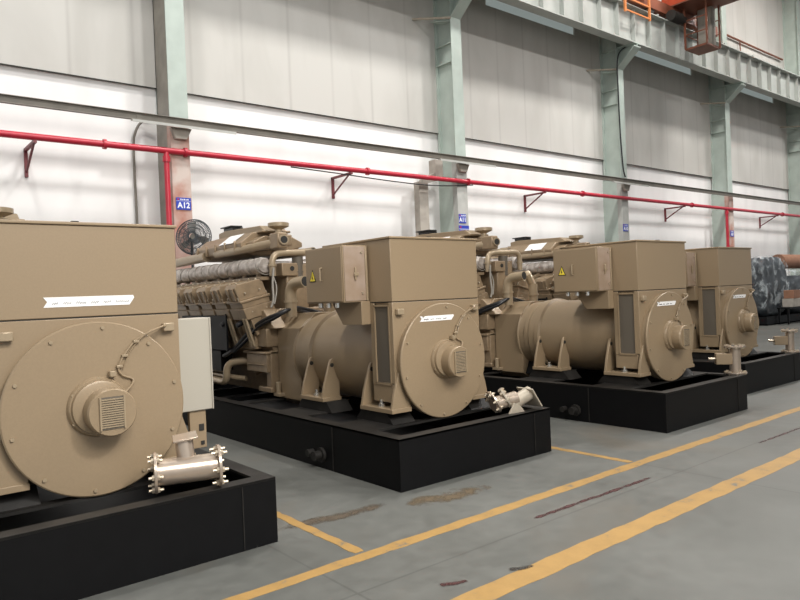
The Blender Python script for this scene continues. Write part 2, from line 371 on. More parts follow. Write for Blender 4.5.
# pair of grey posts left of column two
rt = empty('wall_post', (7.15, 7.75, 0))
MB().box(-.14, .14, -.1, .1, 0, 4.24).build('post', M['concrete'], rt, bevel=.01)
MB().prism([(.0, 4.18), (.0, 4.30), (.45, 4.52), (.58, 4.50), (.58, 4.36), (.45, 4.30)], 'y', -.08, .06).build('arm', M['concrete'], rt, bevel=.008)
MB().box(.38, .62, -.12, .12, 4.36, 4.80).build('end_block', M['concrete'], rt, bevel=.008)
tag(rt, 'concrete-grey post with a stepped arm, left of the second column', 'post')

# steel rail + red pipe
rt = empty('steel_beam', (-1.5, 7.4, 4.75))
b = MB().box(-12, 40, -.02, .0, 0, .13).box(-12, 40, -.06, .0, .12, .13).box(-12, 40, -.07, .0, 0, .012); b.build('channel', M['beam'], rt, smooth=False)
for k in range(12):
    xx = -1.0 + k * 3.49 - .5; MB().box(xx, xx + .09, -.027, -.018, .012, .12).build('splice_plate', M['beam'], rt, smooth=False)
tag(rt, 'long brown-grey steel channel running level along the wall above the red pipe', 'beam')
rt = empty('red_pipe', (0, 7.45, 4.30))
MB().cyl((-14, 0, 0), (1, 0, 0), 55, .055, 20).build('pipe_run', M['red'], rt)
for xx in (-.05, .0 + 5.35, 1.32, 8.4, 13.0, 19.2, 26.6): MB().cyl((xx, 0, 0), (1, 0, 0), .05, .083, 20).build('pipe_coupling', M['red'], rt)
for xx in (1.0, C0 + BAY * 3 - .30): MB().cyl((xx, .0, 0), (0, 0, -1), 4.3, .048, 16).cyl((xx, 0, -.1), (0, 0, -1), .1, .065, 16).cyl((xx, 0, -1.35), (0, 0, -1), .06, .06, 16).build('drop_pipe', M['red'], rt)
tag(rt, 'long red fire pipe running along the wall with two drop pipes', 'pipe')
BX = [(-1.07, 'red triangular pipe bracket at far left of the wall'), (4.92, 'red triangular pipe bracket between the first and second columns'),
      (11.3, 'red triangular pipe bracket between the second and third columns'), (18.67, 'red triangular pipe bracket between the third and fourth columns'),
      (26.09, 'small red triangular pipe bracket farthest right, between the fourth and fifth columns')]
for i, (x, lab) in enumerate(BX):
    rt = empty('pipe_bracket', (x, 8.15, 4.2))
    MB().box(-.025, .025, -.05, 0, -.42, .045).build('wall_leg', M['darkred'], rt, smooth=False)
    MB().box(-.025, .025, -.76, 0, -.0, .045).build('arm', M['darkred'], rt, smooth=False)
    MB().bar((0, -.03, -.34), (0, -.66, .01), .02, 6).build('brace', M['darkred'], rt)
    tag(rt, lab, 'bracket', 'red brackets carrying the pipe')
# thin cable below the pipe
tag(MB().spline([(3.5, 7.47, 4.235), (4.6, 7.47, 4.20), (6.2, 7.47, 4.14), (7.4, 7.47, 4.14), (8.6, 7.47, 4.235)], .013).build('wall_cable', M['rubber']), 'thin black cable sagging just under the red pipe, either side of the second column', 'cable')
# long thin plates under the beam at each column
for k, lab in enumerate(('long thin steel angle under the beam at the first column', 'long thin steel angle under the beam at the second column', 'long thin steel angle under the beam at the third column')):
    x = C0 + BAY * k
    rt = empty('steel_angle', (x, 7.3, 4.70))
    MB().box(-.72, 1.15, -.03, .06, .02, .035).box(-.72, 1.15, -.035, -.03, -.01, .035).build('angle_bar', M['plaster'], rt, smooth=False)
    MB().prism([(-.02, .02), (.36, .02), (.26, -.18), (.06, -.18)], 'y', .10, .20).build('support_block', M['concrete'], rt, bevel=.01)
    tag(rt, lab, 'steel angle', 'thin steel angles under the beam')
# conduit
tag(MB().spline([(.665, 8.1, 0), (.665, 8.1, 2.0), (.665, 8.1, 3.1), (.66, 8.1, 4.4), (.70, 8.08, 4.72), (.80, 8.06, 4.90), (.95, 8.0, 4.95)], .022).build('conduit', M['beam']), 'thin grey conduit climbing the white wall left of the first column', 'conduit')

# signs
def sign(x, z, w, h, main, label, tilt=0, strip_=True):
    rt = empty('column_sign', (x, 7.485, z)); rt.rotation_euler = (0, tilt, 0)
    MB().box(-w / 2, w / 2, -.004, .006, -h / 2, h / 2).build('sign_plate', M['blue'], rt, smooth=False)
    if strip_:
        MB().box(-w / 2 + .004, w / 2 - .004, -.0055, -.004, h * .5 - h * .285, h * .5 - h * .265).build('sign_rule', M['white'], rt, smooth=False)
        MB().box(-w / 2 + .02, -w / 2 + .055, -.0055, -.004, h * .5 - h * .2, h * .5 - h * .09).build('sign_logo', M['red'], rt, smooth=False)
        mb = MB()
        for i in range(5): mb.box(-w / 2 + .075 + i * .032, -w / 2 + .098 + i * .032, -.0055, -.004, h * .5 - h * .2, h * .5 - h * (.10 + .03 * (i % 2)))
        mb.build('sign_small_marks', M['white'], rt, smooth=False)
    if main: text('sign_text', main, h * .66, (0, -.006, -h * .15), (PI / 2, 0, 0), M['white'], rt, bold=.0035, sx=.95 if len(main) > 2 else 1)
    return tag(rt, label, 'sign', 'blue column signs')
sign(1.29, 3.39, .27, .215, 'A12', 'blue sign reading A12 on the first column')
sign(8.215, 3.40, .24, .22, 'A11', 'upper blue sign on the second column, above a wider plate')
rt = sign(8.25, 3.14, .34, .19, None, 'wider lower blue-and-white sign plate on the second column', strip_=False)
MB().box(-.16, .16, -.0055, -.004, -.09, -.035).build('white_band', M['white'], rt, smooth=False)
MB().box(-.165, .165, -.0055, -.004, .00, .012).build('white_rule', M['white'], rt, smooth=False)
MB().box(-.14, -.09, -.0055, -.004, .035, .07).build('sign_logo', M['red'], rt, smooth=False)
sign(15.20, 3.40, .27, .22, 'A10', 'small blue sign on the third column')
sign(22.19, 3.40, .27, .22, 'A9', 'tiny blue sign on the fourth column')

# ------------------------------------------------------------------ crane runway girder
rt = empty('crane_girder', (0, 7.05, 8.87))
g = MB().box(-10, 40, -.16, .16, 0, .03).box(-10, 40, -.01, .01, .03, 1.05).box(-10, 40, -.2, .2, 1.05, 1.08); g.build('runway_beam', M['girder'], rt, smooth=False)
MB().box(-10, 40, -.03, .03, 1.08, 1.15).build('rail', M['cranedark'], rt, smooth=False)
MB().box(-10, 40, .2, .95, 1.06, 1.09).build('walkway_plate', M['girder'], rt, smooth=False)
for k in range(34):
    x = 8.3 + k * .86
    MB().box(x, x + .016, -.15, -.01, .03, 1.05).build('web_stiffener', M['girder'], rt, smooth=False)
for k in range(8): MB().box(12 + k * 2.2, 12.04 + k * 2.2, -.21, -.13, 1.08, 1.13).build('rail_clip', M['girder'], rt, smooth=False)
tag(rt, 'grey steel crane runway girder with ribs, high along the wall', 'girder')
rt = empty('handrail', (20.6, 8.0, 11.2))
MB().bar((-6, 0, .0), (8.0, 0, 0), .04).build('rail_bar', M['cranedark'], rt)
for x in (-6, .0, 4): MB().bar((x, 0, 0), (x, 0, -1.2), .025).build('rail_post', M['cranedark'], rt)
tag(rt, 'thin brown handrail against the wall above the crane girder', 'handrail')

# crane
cr = empty('overhead_crane', (18.2, 7.05, 10.02))
MB().box(-.75, .50, -20, .25, .50, 1.9).build('bridge_girder', M['crane'], cr, bevel=.02)
MB().box(-.82, .57, -20, .28, .46, .50).build('bridge_flange', M['cranedark'], cr, smooth=False)
MB().box(-3.6, 2.2, -.16, .16, .12, .46).build('end_carriage', M['cranedark'], cr, bevel=.01)
for x in (-2.0, 1.5): MB().cyl((x, -.12, .2), (0, 1, 0), .24, .2, 20).build('wheel', M['hole'], cr)
MB().cyl((-1.2, -.3, .05), (1, 0, 0), .55, .17, 16).cyl((-.7, -.3, .05), (1, 0, 0), .3, .12, 16).build('drive_motor', M['hole'], cr)
# orange ladder panel
ld = MB()
for x in (-3.75, -2.45): ld.box(x - .03, x + .03, -.33, -.27, -.42, 1.2)
for z in (-.36, .0, .36, .72): ld.box(-3.72, -2.48, -.32, -.28, z - .02, z + .02)
ld.build('side_ladder', M['ladder'], cr, smooth=False)
# cage platform
cx0, cx1, cy0, cy1, cz0 = -.42, .42, -1.05, -.34, -.90
cg = MB().box(cx0, cx1, cy0, cy1, cz0 - .03, cz0 + .03)
cg.build('cage_floor', M['cranedark'], cr, smooth=False)
fr = MB()
for x in (cx0, cx1):
    for y in (cy0, cy1): fr.box(x - .025, x + .025, y - .025, y + .025, cz0, .5)
for z in (-.45, 0.0): 
    fr.box(cx0, cx1, cy1 - .015, cy1 + .015, z - .015, z + .015).box(cx0 - .015, cx0 + .015, cy0, cy1, z - .015, z + .015).box(cx1 - .015, cx1 + .015, cy0, cy1, z - .015, z + .015)
fr.bar((cx0, cy1, -.1), (cx1, cy1, .4), .015, 6).build('cage_frame', M['cranedark'], cr, smooth=False)
MB().box(.10, .38, -.95, -.5, cz0 + .03, .42).build('control_panel', M['steel_brown'], cr, bevel=.01)
tag(cr, 'orange-red overhead crane with a hanging cage and ladder, top right', 'crane')

# ------------------------------------------------------------------ generator set
CX = .957
def make_genset():
    root = empty('generator_set')
    # ---- skid
    W, Hb, L = 1.92, .43, 6.5
    s = MB()
    # front channel, side rails as I-profiles (web + flanges)
    s.box(0, W, 0, .02, 0, Hb)                                # front web plate
    s.box(0, .02, .02, L, 0, Hb).box(W - .02, W, .02, L, 0, Hb).box(0, W, L - .02, L, 0, Hb)
    s.m = 1
    s.box(0, W, 0, .115, Hb - .015, Hb + .003)
    s.box(0, .115, .115, L, Hb - .015, Hb + .003).box(W - .115, W, .115, L, Hb - .015, Hb + .003)
    s.box(.115, W - .115, .46, .56, Hb - .015, Hb + .003).box(.115, .62, .56, 1.0, Hb - .015, Hb + .003).box(W - .62, W - .115, .56, 1.0, Hb - .015, Hb + .003).box(.115, .62, 1.6, 2.15, Hb - .015, Hb + .003).box(W - .62, W - .115, 1.6, 2.15, Hb - .015, Hb + .003)
    s.box(.115, W - .115, 2.9, 3.0, Hb - .015, Hb + .003)
    s.m = 0
    for y in (3.9, 4.8, 5.7): s.box(.17, W - .17, y, y + .15, Hb - .12, Hb - .06)
    s.box(.02, W - .02, .3, L - .1, .02, .04)
    skid = s.build('skid_base', [M['black'], M['blacktop']], root, smooth=False)
    sd = MB().box(W - .245, W - .238, -.006, .0, .01, Hb - .02); sd.build('weld_seam', M['blacktop'], skid, smooth=False)
    lg = MB().cyl((0, 1.17, .13), (-1, 0, 0), .10, .045, 12).cyl((-.0, 1.17, .13), (-1, 0, 0), .03, .07, 12).cyl((0, 1.33, .13), (-1, 0, 0), .07, .035, 12).box(-.006, 0, .98, .99, .01, .41)
    lg.build('drain_stub', M['blacktop'], skid)
    # black mounting blocks
    for y0, y1 in ((.62, 1.0), (1.62, 2.1)):
        for sx in (-1, 1):
            xx = CX + sx * .50
            MB().prism([(y0 - .10, Hb), (y1 + .10, Hb), (y1, .535), (y0, .535)], 'x', xx - .10, xx + .16).build('mounting_block', M['blacktop'], root, smooth=False)
    MB().prism([(.62, Hb), (1.29, Hb), (1.2, .62), (.71, .62)], 'y', 2.2, 2.9).build('mounting_cradle', M['black'], root, smooth=False)
    # ---- alternator housing
    x0, x1, y0, zt, zs = .401, 1.512, .524, 2.143, 1.544
    up = MB().box(x0, x1, y0, 1.62, zs + .004, zt - .02).box(x0 - .012, x1 + .012, y0 - .012, 1.632, zt - .02, zt)
    uh = up.build('upper_housing', M['tan'], root, bevel=.005)
    MB().box(.86, .90, y0 - .008, y0 + .03, zt - .012, zt + .006).build('lid_clip', M['hole'], uh, smooth=False)
    MB().box(x0 + .004, x1 - .004, y0 + .006, .90, zs - .004, zs + .004).build('seam_gasket', M['hole'], root, smooth=False)
    lo = MB()
    lo.prism([(x0, zs - .004), (x1, zs - .004), (x1, .80)] + [(CX + .53 * math.cos(t), .97 + .53 * math.sin(t)) for t in [-.42 - k * (PI - .84) / 14 for k in range(15)]] + [(x0, .80)], 'y', y0, y0 + .06)
    lo.box(x0, x1, .80, .86, .78, zs - .004).box(x0 + .005, x0 + .03, .56, .86, .62, .80).box(x1 - .03, x1 - .005, .56, .86, .62, .80)
    lo.box(x0 + .02, x1 - .02, y0 + .06, .80, zs - .06, zs - .004)
    lo.lathe([(0, .50), (.24, .50)], (CX, y0 + .05, .97), (0, 1, 0), 40)
    lo.build('lower_housing', M['tan'], root, bevel=.004)
    gp = MB().box(x0 + .012, x0 + .02, .585, .80, .80, 1.505); gp.build('air_grille', M['grille'], root, smooth=False)
    MB().box(x1 - .02, x1 - .012, .585, .80, .80, 1.505).build('air_grille', M['grille'], root, smooth=False)
    fr = MB()
    for a, b, c, d in ((.575, .59, .78, 1.52), (.795, .81, .78, 1.52)): fr.box(x0 - .004, x0 + .02, a, b, c, d)
    fr.box(x0 - .004, x0 + .02, .575, .81, 1.505, 1.52).box(x0 - .004, x0 + .02, .575, .81, .78, .80); fr.build('grille_frame', M['tan'], root, smooth=False)
    # barrel and bell housing
    br = MB().lathe([(0, .47), (1.22, .47), (1.24, .50), (1.30, .50), (1.31, .485)], (CX, .86, .97), (0, 1, 0), 64)
    br.build('alternator_barrel', M['tan'], root, angle=25)
    bh = MB().lathe([(0, .47), (.01, .48), (.10, .48), (.14, .455), (.22, .455)], (CX, 2.17, .97), (0, 1, 0), 64)
    bh.build('adapter_ring', M['tan'], root, angle=25)
    fw = MB().prism([(.575, .44), (.70, .36), (1.21, .36), (1.34, .44), (1.34, 1.27), (1.22, 1.34), (1.12, 1.44), (.80, 1.44), (.70, 1.34), (.575, 1.27)], 'y', 2.47, 2.98)
    fw.lathe([(0, .455), (.10, .455), (.11, .47), (.12, .47)], (CX, 2.37, .97), (0, 1, 0), 64)
    fwo = fw.build('flywheel_housing', M['tan'], root, bevel=.012, angle=25)
    MB().prism([(.62, 1.26), (1.30, 1.26), (1.20, 1.46), (1.0, 1.50), (.78, 1.46)], 'y', 2.90, 3.06).build('rear_gear_case', M['tan_fine'], fwo, bevel=.01)
    MB().box(.50, .575, 2.86, 3.0, .46, .50).cyl((.53, 2.93, .50), (0, 0, 1), .13, .03, 12).build('side_port', M['tan_gloss'], fwo, bevel=.004)
    # dark tapered duct below the terminal box
    for sx in (-1, 1):
        X = sorted((CX - sx * .66, CX - sx * .46))
        if sx > 0: MB().prism([(.86, 1.56), (1.36, 1.56), (1.18, 1.34), (.86, 1.34)], 'x', .30, .56).build('cable_duct', M['tan'], root, bevel=.004)
    # feet
    def foot(yy, th, sx, name='foot'):
        m = MB(); n = 10; pts = [(.335, .565), (.375, .72), (.455, .955), (.485, .962), (.505, .93)]
        arc = []
        for k in range(n + 1):
            t = PI + (k / n) * 1.02 + .05; arc.append((CX + .47 * math.cos(t), .97 + .47 * math.sin(t)))
        arc = [p for p in arc if p[1] > .60]
        arc = [p for p in arc if p[0] < .56]; pts = [(.335, .565), (.365, .70), (.445, .94), (.465, .968), (.49, .97)] + arc[2:] + [(.555, .565)]
        if sx > 0: pts = [(2 * CX - p[0], p[1]) for p in pts]
        m.prism(pts, 'y', yy, yy + th); o = m.build(name, M['tan'], root, bevel=.004)
        hx = .468 if sx < 0 else 2 * CX - .468
        MB().cyl((hx, yy - .004, .905), (0, 1, 0), th + .008, .022, 16).build('lifting_hole', M['hole'], o)
        return o
    for sx in (-1, 1):
        for yy in (y0 - .02, .96, 1.66, 2.06): foot(yy, .03, sx)
        for a, b in ((y0 - .03, .99), (1.64, 2.10)):
            xa, xb = (.33, .56) if sx < 0 else (2 * CX - .56, 2 * CX - .33)
            fp = MB().box(xa, xb, a, b, .535, .575)
            fp.build('foot_plate', M['tan'], root, bevel=.003)
            xh = .40 if sx < 0 else 2 * CX - .40
            MB().cyl((xh, (a + b) / 2, .57), (0, 0, 1), .07, .014, 8).cyl((xh, (a + b) / 2, .57), (0, 0, 1), .03, .03, 6).build('foot_bolt', M['zinc'], root)
    # end cover
    ec = MB().lathe([(0, .522), (.06, .522), (.065, .543), (.078, .543), (.085, .535)], (.950, y0 + .0, .972), (0, -1, 0), 96)
    eco = ec.build('end_cover', M['tan'], root, angle=25)
    ye = y0 - .085
    for k in range(10):
        t = 2 * PI * (k + .37) / 10
        MB().hexbolt((.950 + .495 * math.cos(t), ye + .001, .972 + .505 * math.sin(t)), (0, -1, 0), .012, .012).build('cover_bolt', M['tan_gloss'], eco)
    hz = .985
    hb = MB().lathe([(0, .186), (.02, .182), (.03, .174), (.03, .168), (.055, .163), (.06, .15)], (CX - .008, ye, hz), (0, -1, 0), 48)
    hbo = hb.build('bearing_hub', M['tan'], root, angle=28)
    dr = MB().lathe([(0, .148), (.105, .146), (.118, .138)], (CX + .03, ye - .05, hz - .025), (0, -1, 0), 48)
    dro = dr.build('end_drum', M['tan'], root, angle=28)
    gx0, gx1, gz0, gz1, gy = CX - .04, CX + .09, hz - .115, hz + .065, ye - .05 - .118
    gf = MB().box(gx0 - .008, gx1 + .008, gy - .006, gy + .001, gz0 - .008, gz1 + .008); gf.build('vent_back', M['grille'], dro, smooth=False)
    sl = MB()
    for k in range(13):
        z = gz0 + (gz1 - gz0) * (k + .5) / 13; sl.box(gx0, gx1, gy - .012, gy - .005, z - .0042, z + .0042)
    sl.box(gx0 - .01, gx0, gy - .014, gy, gz0 - .01, gz1 + .01).box(gx1, gx1 + .01, gy - .014, gy, gz0 - .01, gz1 + .01)
    sl.build('vent_slats', M['tan_gloss'], dro, smooth=False)
    for k in range(6):
        t = 2 * PI * (k + .5) / 6; MB().hexbolt((CX - .008 + .177 * math.cos(t), ye - .02, hz + .177 * math.sin(t)), (0, -1, 0), .008, .008).build('hub_bolt', M['tan_gloss'], hbo)
    MB().box(CX + .055, CX + .095, ye - .05, ye, hz + .18, hz + .215).build('cable_gland', M['tan_gloss'], hbo, bevel=.004)
    # lugs on the housing face
    for x, z in ((x0 + .075, 1.455), (x1 - .075, 1.455)):
        MB().box(x - .045, x + .03, y0 - .045, y0, z - .03, z + .025).build('face_lug', M['tan_gloss'], root, bevel=.006)
    # conduit over the cover
    y = ye - .014
    cd_ = MB().spline([(x1 - .09, y0 - .02, 1.462), (x1 - .17, ye - .02, 1.455), (1.20, y, 1.39), (1.11, y, 1.29), (1.075, y, 1.21), (1.10, y, 1.165), (1.16, y, 1.135), (1.145, y - .02, 1.10), (1.09, y - .04, 1.055), (1.06, y - .06, 1.04)], .0068, 7, 8)
    cd_.spline([(x1 - .12, y0 - .02, 1.455), (1.27, y, 1.43), (1.17, y, 1.34), (1.12, y, 1.25), (1.105, y, 1.21)], .004, 6, 6)
    cdo = cd_.build('sensor_conduit', M['tan'], root)
    for x, z in ((1.19, 1.375), (1.115, 1.29), (1.08, 1.225)): MB().box(x - .018, x + .018, y - .012, y + .01, z - .008, z + .008).build('conduit_clip', M['tan_gloss'], cdo, bevel=.002)
    # terminal box
    bx0, bx1, by0, by1, bz0, bz1 = .118, .401, .875, 1.52, 1.555, 2.088
    tb = MB().box(bx0, bx1, by0, by1, bz0, bz1)
    tbo = tb.build('terminal_box', M['tan'], root, bevel=.004)
    MB().box(bx0 + .012, bx1 - .035, by0 - .008, by0, bz0 + .012, bz1 - .012).build('front_panel', M['panel'], tbo, bevel=.003)
    MB().box(bx0 - .008, bx0, by0 + .012, by1 - .012, bz0 + .012, bz1 - .012).build('side_panel', M['tan'], tbo, bevel=.003)
    h = MB().box(bx1 - .038, bx1 - .014, by0 - .02, by0, bz0 + .01, bz1 - .01); h.build('hinge_strip', M['tan_gloss'], tbo, bevel=.004)
    MB().box(bx0 + .12, bx0 + .135, by0 - .026, by0 - .008, 1.76, 1.88).box(bx0 + .11, bx0 + .16, by0 - .03, by0 - .02, 1.80, 1.83).build('door_handle', M['tan_gloss'], tbo, bevel=.003)
    for z in (1.64, 2.02): MB().hexbolt((bx1 - .075, by0 - .008, z), (0, -1, 0), .013, .01).build('panel_screw', M['bolt'], tbo)
    MB().bar((bx0 - .03, 1.22, 1.77), (bx0 - .03, 1.22, 1.89), .007).bar((bx0 - .03, 1.22, 1.77), (bx0, 1.22, 1.77), .006).bar((bx0 - .03, 1.22, 1.89), (bx0, 1.22, 1.89), .006).build('side_handle', M['tan_gloss'], tbo)
    wsn = MB().prism([(1.325, 1.765), (1.445, 1.765), (1.385, 1.885)], 'x', bx0 - .011, bx0 - .008); wo = wsn.build('warning_sign', M['hole'], tbo, smooth=False)
    wsn = MB().prism([(1.339, 1.774), (1.431, 1.774), (1.385, 1.868)], 'x', bx0 - .0125, bx0 - .011)
    wsn.m = 1; wsn.prism([(1.388, 1.845), (1.398, 1.80), (1.388, 1.805), (1.392, 1.78), (1.374, 1.812), (1.384, 1.808)], 'x', bx0 - .0137, bx0 - .0125)
    wsn.build('warning_symbol', [M['yellow'], M['hole']], tbo, smooth=False)
    for yy in (1.06, 1.21, 1.35): MB().cyl((.17, yy, bz0 - .045), (0, 0, 1), .05, .024, 12).build('bottom_gland', M['zinc'], tbo)

    # ---- engine
    eb = MB()
    eb.prism([(.62, .80), (1.294, .80), (1.40, 1.05), (1.46, 1.32), (1.28, 1.50), (.634, 1.50), (.454, 1.32), (.514, 1.05)], 'y', 3.02, 6.2)
    ebo = eb.build('engine_block', M['tan_fine'], root, bevel=.01)
    MB().prism([(.66, .46), (1.25, .46), (1.32, .80), (.594, .80)], 'y', 3.1, 6.1).build('oil_pan', M['tan_fine'], root, bevel=.015)
    sp = MB()
    for k in range(8):
        y = 3.22 + k * .375
        for sx in (-1, 1):
            X = lambda v: v if sx < 0 else 2 * CX - v
            xs = sorted((X(.40), X(.50))); sp = MB().box(xs[0], xs[1], y, y + .30, 1.02, 1.22)
            sp.cyl((X(.42), y + .15, 1.12), (sx, 0, 0), .04, .07, 16).build('crankcase_door', M['tan_fine'], ebo, bevel=.008)
    MB().box(.44, .62, 3.02, 3.55, .74, .96).box(.42, .62, 3.0, 3.6, .96, .99).box(.425, .44, 3.1, 3.5, .82, .84).build('side_accessory', M['tan_fine'], root, bevel=.01)
    MB().box(.48, .62, 3.0, 3.12, .50, 1.0).box(.46, .5, 2.98, 3.3, .50, .56).build('side_accessory', M['tan_fine'], root, bevel=.01)
    MB().box(.43, .62, 2.99, 3.29, 1.05, 1.27).prism([(2.85, 1.27), (3.29, 1.27), (3.29, 1.46), (3.1, 1.50)], 'x', .46, .64).build('starter_bracket', M['tan_fine'], root, bevel=.01)
    # heads: tilted 30 degrees outward
    def head(y, sx):
        m = MB(); au = math.radians(13) * sx; av = math.radians(21) * sx
        ca, su, sa, cv = math.cos(au), math.sin(au), math.sin(av), math.cos(av)
        piv = (CX + sx * .47, 1.37)
        def P(u, v): return (piv[0] + u * ca + v * sa, piv[1] - u * su + v * cv)
        def blk(u0, u1, v0, v1, ya, yb, ch=0):
            q = [P(u0, v0), P(u1, v0), P(u1, v1 - ch), P(u1 - ch, v1), P(u0 + ch, v1), P(u0, v1 - ch)] if ch else [P(u0, v0), P(u1, v0), P(u1, v1), P(u0, v1)]
            m.prism(q, 'y', ya, yb)
        blk(-.15, .15, -.16, .06, y + .02, y + .35)
        blk(-.20, .20, .06, .20, y, y + .375)
        blk(-.185, .185, .20, .27, y + .02, y + .35)
        blk(-.205, .205, .27, .30, y + .0, y + .375)
        blk(-.19, .19, .30, .50, y + .035, y + .315, .04)
        blk(-.205, -.185, .30, .46, y + .09, y + .13); blk(-.205, -.185, .30, .46, y + .23, y + .27)
        m.m = 1
        for uu in (-.13, .13):
            for yy in (y + .07, y + .25):
                p = P(uu, .50); m.cyl((p[0], yy, p[1]), (sa, 0, cv), .02, .014, 6)
        for uu in (-.19, .19):
            p = P(uu, .30); m.cyl((p[0], y + .05, p[1]), (sa, 0, cv), .045, .012, 6).cyl((p[0], y + .33, p[1]), (sa, 0, cv), .045, .012, 6)
        for vv in (.14, .38):
            for uu in (-.1, .1):
                p = P(uu, vv); m.cyl((p[0], y + .02, p[1]), (0, -1, 0), .025, .012, 6)
        o = m.build('cylinder_head', [M['tan_fine'], M['bolt']], root, bevel=.006)
        # injector plug, black
        p = P(.19 * sx, .02); MB().cyl((p[0], y + .20, p[1]), (sx, 0, -.4), .07, .034, 12).cyl((p[0] + sx * .06, y + .2, p[1] - .025), (sx, 0, -.4), .02, .024, 10).build('black_plug', M['rubber'], o)
        p = P(.20 * sx, .08); MB().bar((p[0], y + .03, p[1]), (p[0] - sx * .10, y + .03, p[1] - .34), .017, 8).bar((p[0], y + .10, p[1]), (p[0] - sx * .10, y + .10, p[1] - .34), .017, 8).build('push_tube', M['tan_gloss'], o)
    for k in range(7):
        for sx in (-1, 1): head(3.14 + k * .435, sx)
    # wrapped exhaust manifolds
    for sx in (-1, 1):
        m = MB(); x = CX + sx * .40; rn = random.Random(3 + sx); SEG = 28
        ts = [k * .05 for k in range(61)]; vs_ = []; fs_ = []
        for i_, t in enumerate(ts):
            base_r = .085 if i_ in (0, 60) else (.096 if i_ % 5 == 0 else .106)
            for k in range(SEG):
                a_ = 2 * PI * k / SEG; r2 = base_r + rn.uniform(-.007, .007)
                vs_.append((x + r2 * math.cos(a_), 3.18 + t, 2.03 + r2 * math.sin(a_)))
        for i_ in range(60):
            for k in range(SEG):
                k2 = (k + 1) % SEG; fs_.append((i_ * SEG + k, i_ * SEG + k2, (i_ + 1) * SEG + k2, (i_ + 1) * SEG + k))
        fs_ += [tuple(range(SEG)), tuple(60 * SEG + k for k in range(SEG))]
        m.add(vs_, fs_); mo = m.build('exhaust_wrap', M['silver'], root, angle=60)
        for k in range(11):
            yy = 3.22 + k * .27; MB().tube([(x + .108 * math.cos(a), yy + .05 * math.sin(a + k), 2.03 + .108 * math.sin(a)) for a in [2 * PI * j / 20 for j in range(21)]], .0055, 5).build('wrap_wire', M['steel_brown'], mo)
        rp = MB()
        for k in range(8): rp.tube([(x, 3.33 + k * .382, 1.96), (x + sx * .02, 3.33 + k * .382, 1.82)], .04, 10)
        rp.box(x - .06, x + .06, 3.2, 6.1, 1.86, 1.90); rp.build('exhaust_flange_row', M['tan_fine'], root)
    # V-valley body
    MB().box(.80, 1.11, 3.1, 6.1, 1.45, 2.05).build('valley_casing', M['tan_fine'], root, bevel=.02)
    MB().box(CX - .30, CX + .30, 3.25, 3.75, 1.95, 2.10).build('turbo_insulation', M['silver'], root, bevel=.05)
    tb2 = MB().box(.72, .94, 3.06, 3.26, 1.90, 2.06); o = tb2.build('regulator_block', M['tan_fine'], root, bevel=.01)
    MB().cyl((.86, 3.055, 1.99), (0, 1, 0), .02, .03, 16).build('regulator_port', M['hole'], o)
    MB().cyl((1.0, 3.16, 1.84), (0, 0, 1), .30, .07, 16).lathe([(.1, .075), (.12, .075)], (1.0, 3.16, 1.84), (0, 0, 1), 16).build('canister', M['grille'], root)
    MB().cyl((1.13, 3.16, 1.84), (0, 0, 1), .22, .05, 16).build('canister', M['tan_fine'], root)
    # aftercooler body
    ac = MB()
    for sx in (-1, 1):
        X = lambda v: CX + sx * v
        ac.prism([(X(.26), 2.20), (X(.42), 2.26), (X(.44), 2.36), (X(.26), 2.50), (X(.0), 2.50), (X(.0), 2.20)], 'y', 3.75, 5.2)
        ac.prism([(X(.20), 2.26), (X(.36), 2.30), (X(.36), 2.36), (X(.20), 2.44), (X(.0), 2.44), (X(.0), 2.26)], 'y', 3.55, 5.42)
    for k in range(5):
        y = 3.90 + k * .3; ac.box(CX - .455, CX - .42, y, y + .025, 2.25, 2.40)
    aco = ac.build('charge_cooler', M['tan_fine'], root, bevel=.02)
    MB().prism([(3.6, 2.50), (5.0, 2.50), (5.0, 2.60), (4.8, 2.62), (3.75, 2.59)], 'x', CX - .16, CX + .18).box(CX - .20, CX + .22, 3.6, 5.05, 2.49, 2.52).build('cooler_top', M['tan'], root, bevel=.01)
    MB().prism([(CX - .44, 2.375), (CX - .27, 2.503), (CX - .255, 2.508), (CX - .43, 2.385)], 'y', 3.98, 4.40).build('white_sheet', M['paper'], aco, smooth=False)
    MB().box(.84, 1.0, 4.62, 4.92, 2.62, 2.665).box(.80, .98, 4.6, 4.95, 2.665, 2.685).build('breather_cap', M['rubber'], root, bevel=.006)
    for sx in (-1, 1):
        x = CX + sx * .40
        if sx < 0: MB().tube([(x, 4.55, 2.27), (x, 3.75, 2.27), (CX - .22, 3.28, 2.32)], .055, 16, round_=.3).build('coolant_pipe', M['tan_gloss'], root)
        else:
            MB().tube([(x, 4.9, 2.24), (x, 3.35, 2.23)], .055, 16).build('coolant_pipe', M['tan_gloss'], root)
            MB().cyl((x, 3.352, 2.23), (0, -1, 0), .012, .042, 16).build('pipe_opening', M['hole'], root)
        MB().tube([(CX + sx * .40, 6.0, 2.24), (CX + sx * .40, 4.9, 2.26)], .07, 16).build('rear_pipe', M['tan_gloss'], root)
    pb = MB().box(CX - .27, CX - .13, 3.08, 3.30, 2.24, 2.44).box(CX - .16, CX + .02, 3.22, 3.60, 2.28, 2.43); pbo = pb.build('thermostat_housing', M['tan_fine'], root, bevel=.02)
    MB().cyl((CX - .20, 3.062, 2.345), (-.15, -1, 0), .02, .062, 20).build('port_rim', M['tan_gloss'], pbo)
    MB().cyl((CX - .202, 3.052, 2.345), (-.15, -1, 0), .014, .045, 20).build('port_opening', M['hole'], pbo)
    MB().lathe([(0, .06), (.03, .085), (.05, .085), (.06, .045), (.10, .045), (.11, .06), (.125, .10), (.14, .135), (.185, .135), (.19, .12)], (CX - .04, 3.46, 2.41), (0, 0, 1), 32).build('filler_cap', M['tan_gloss'], root)
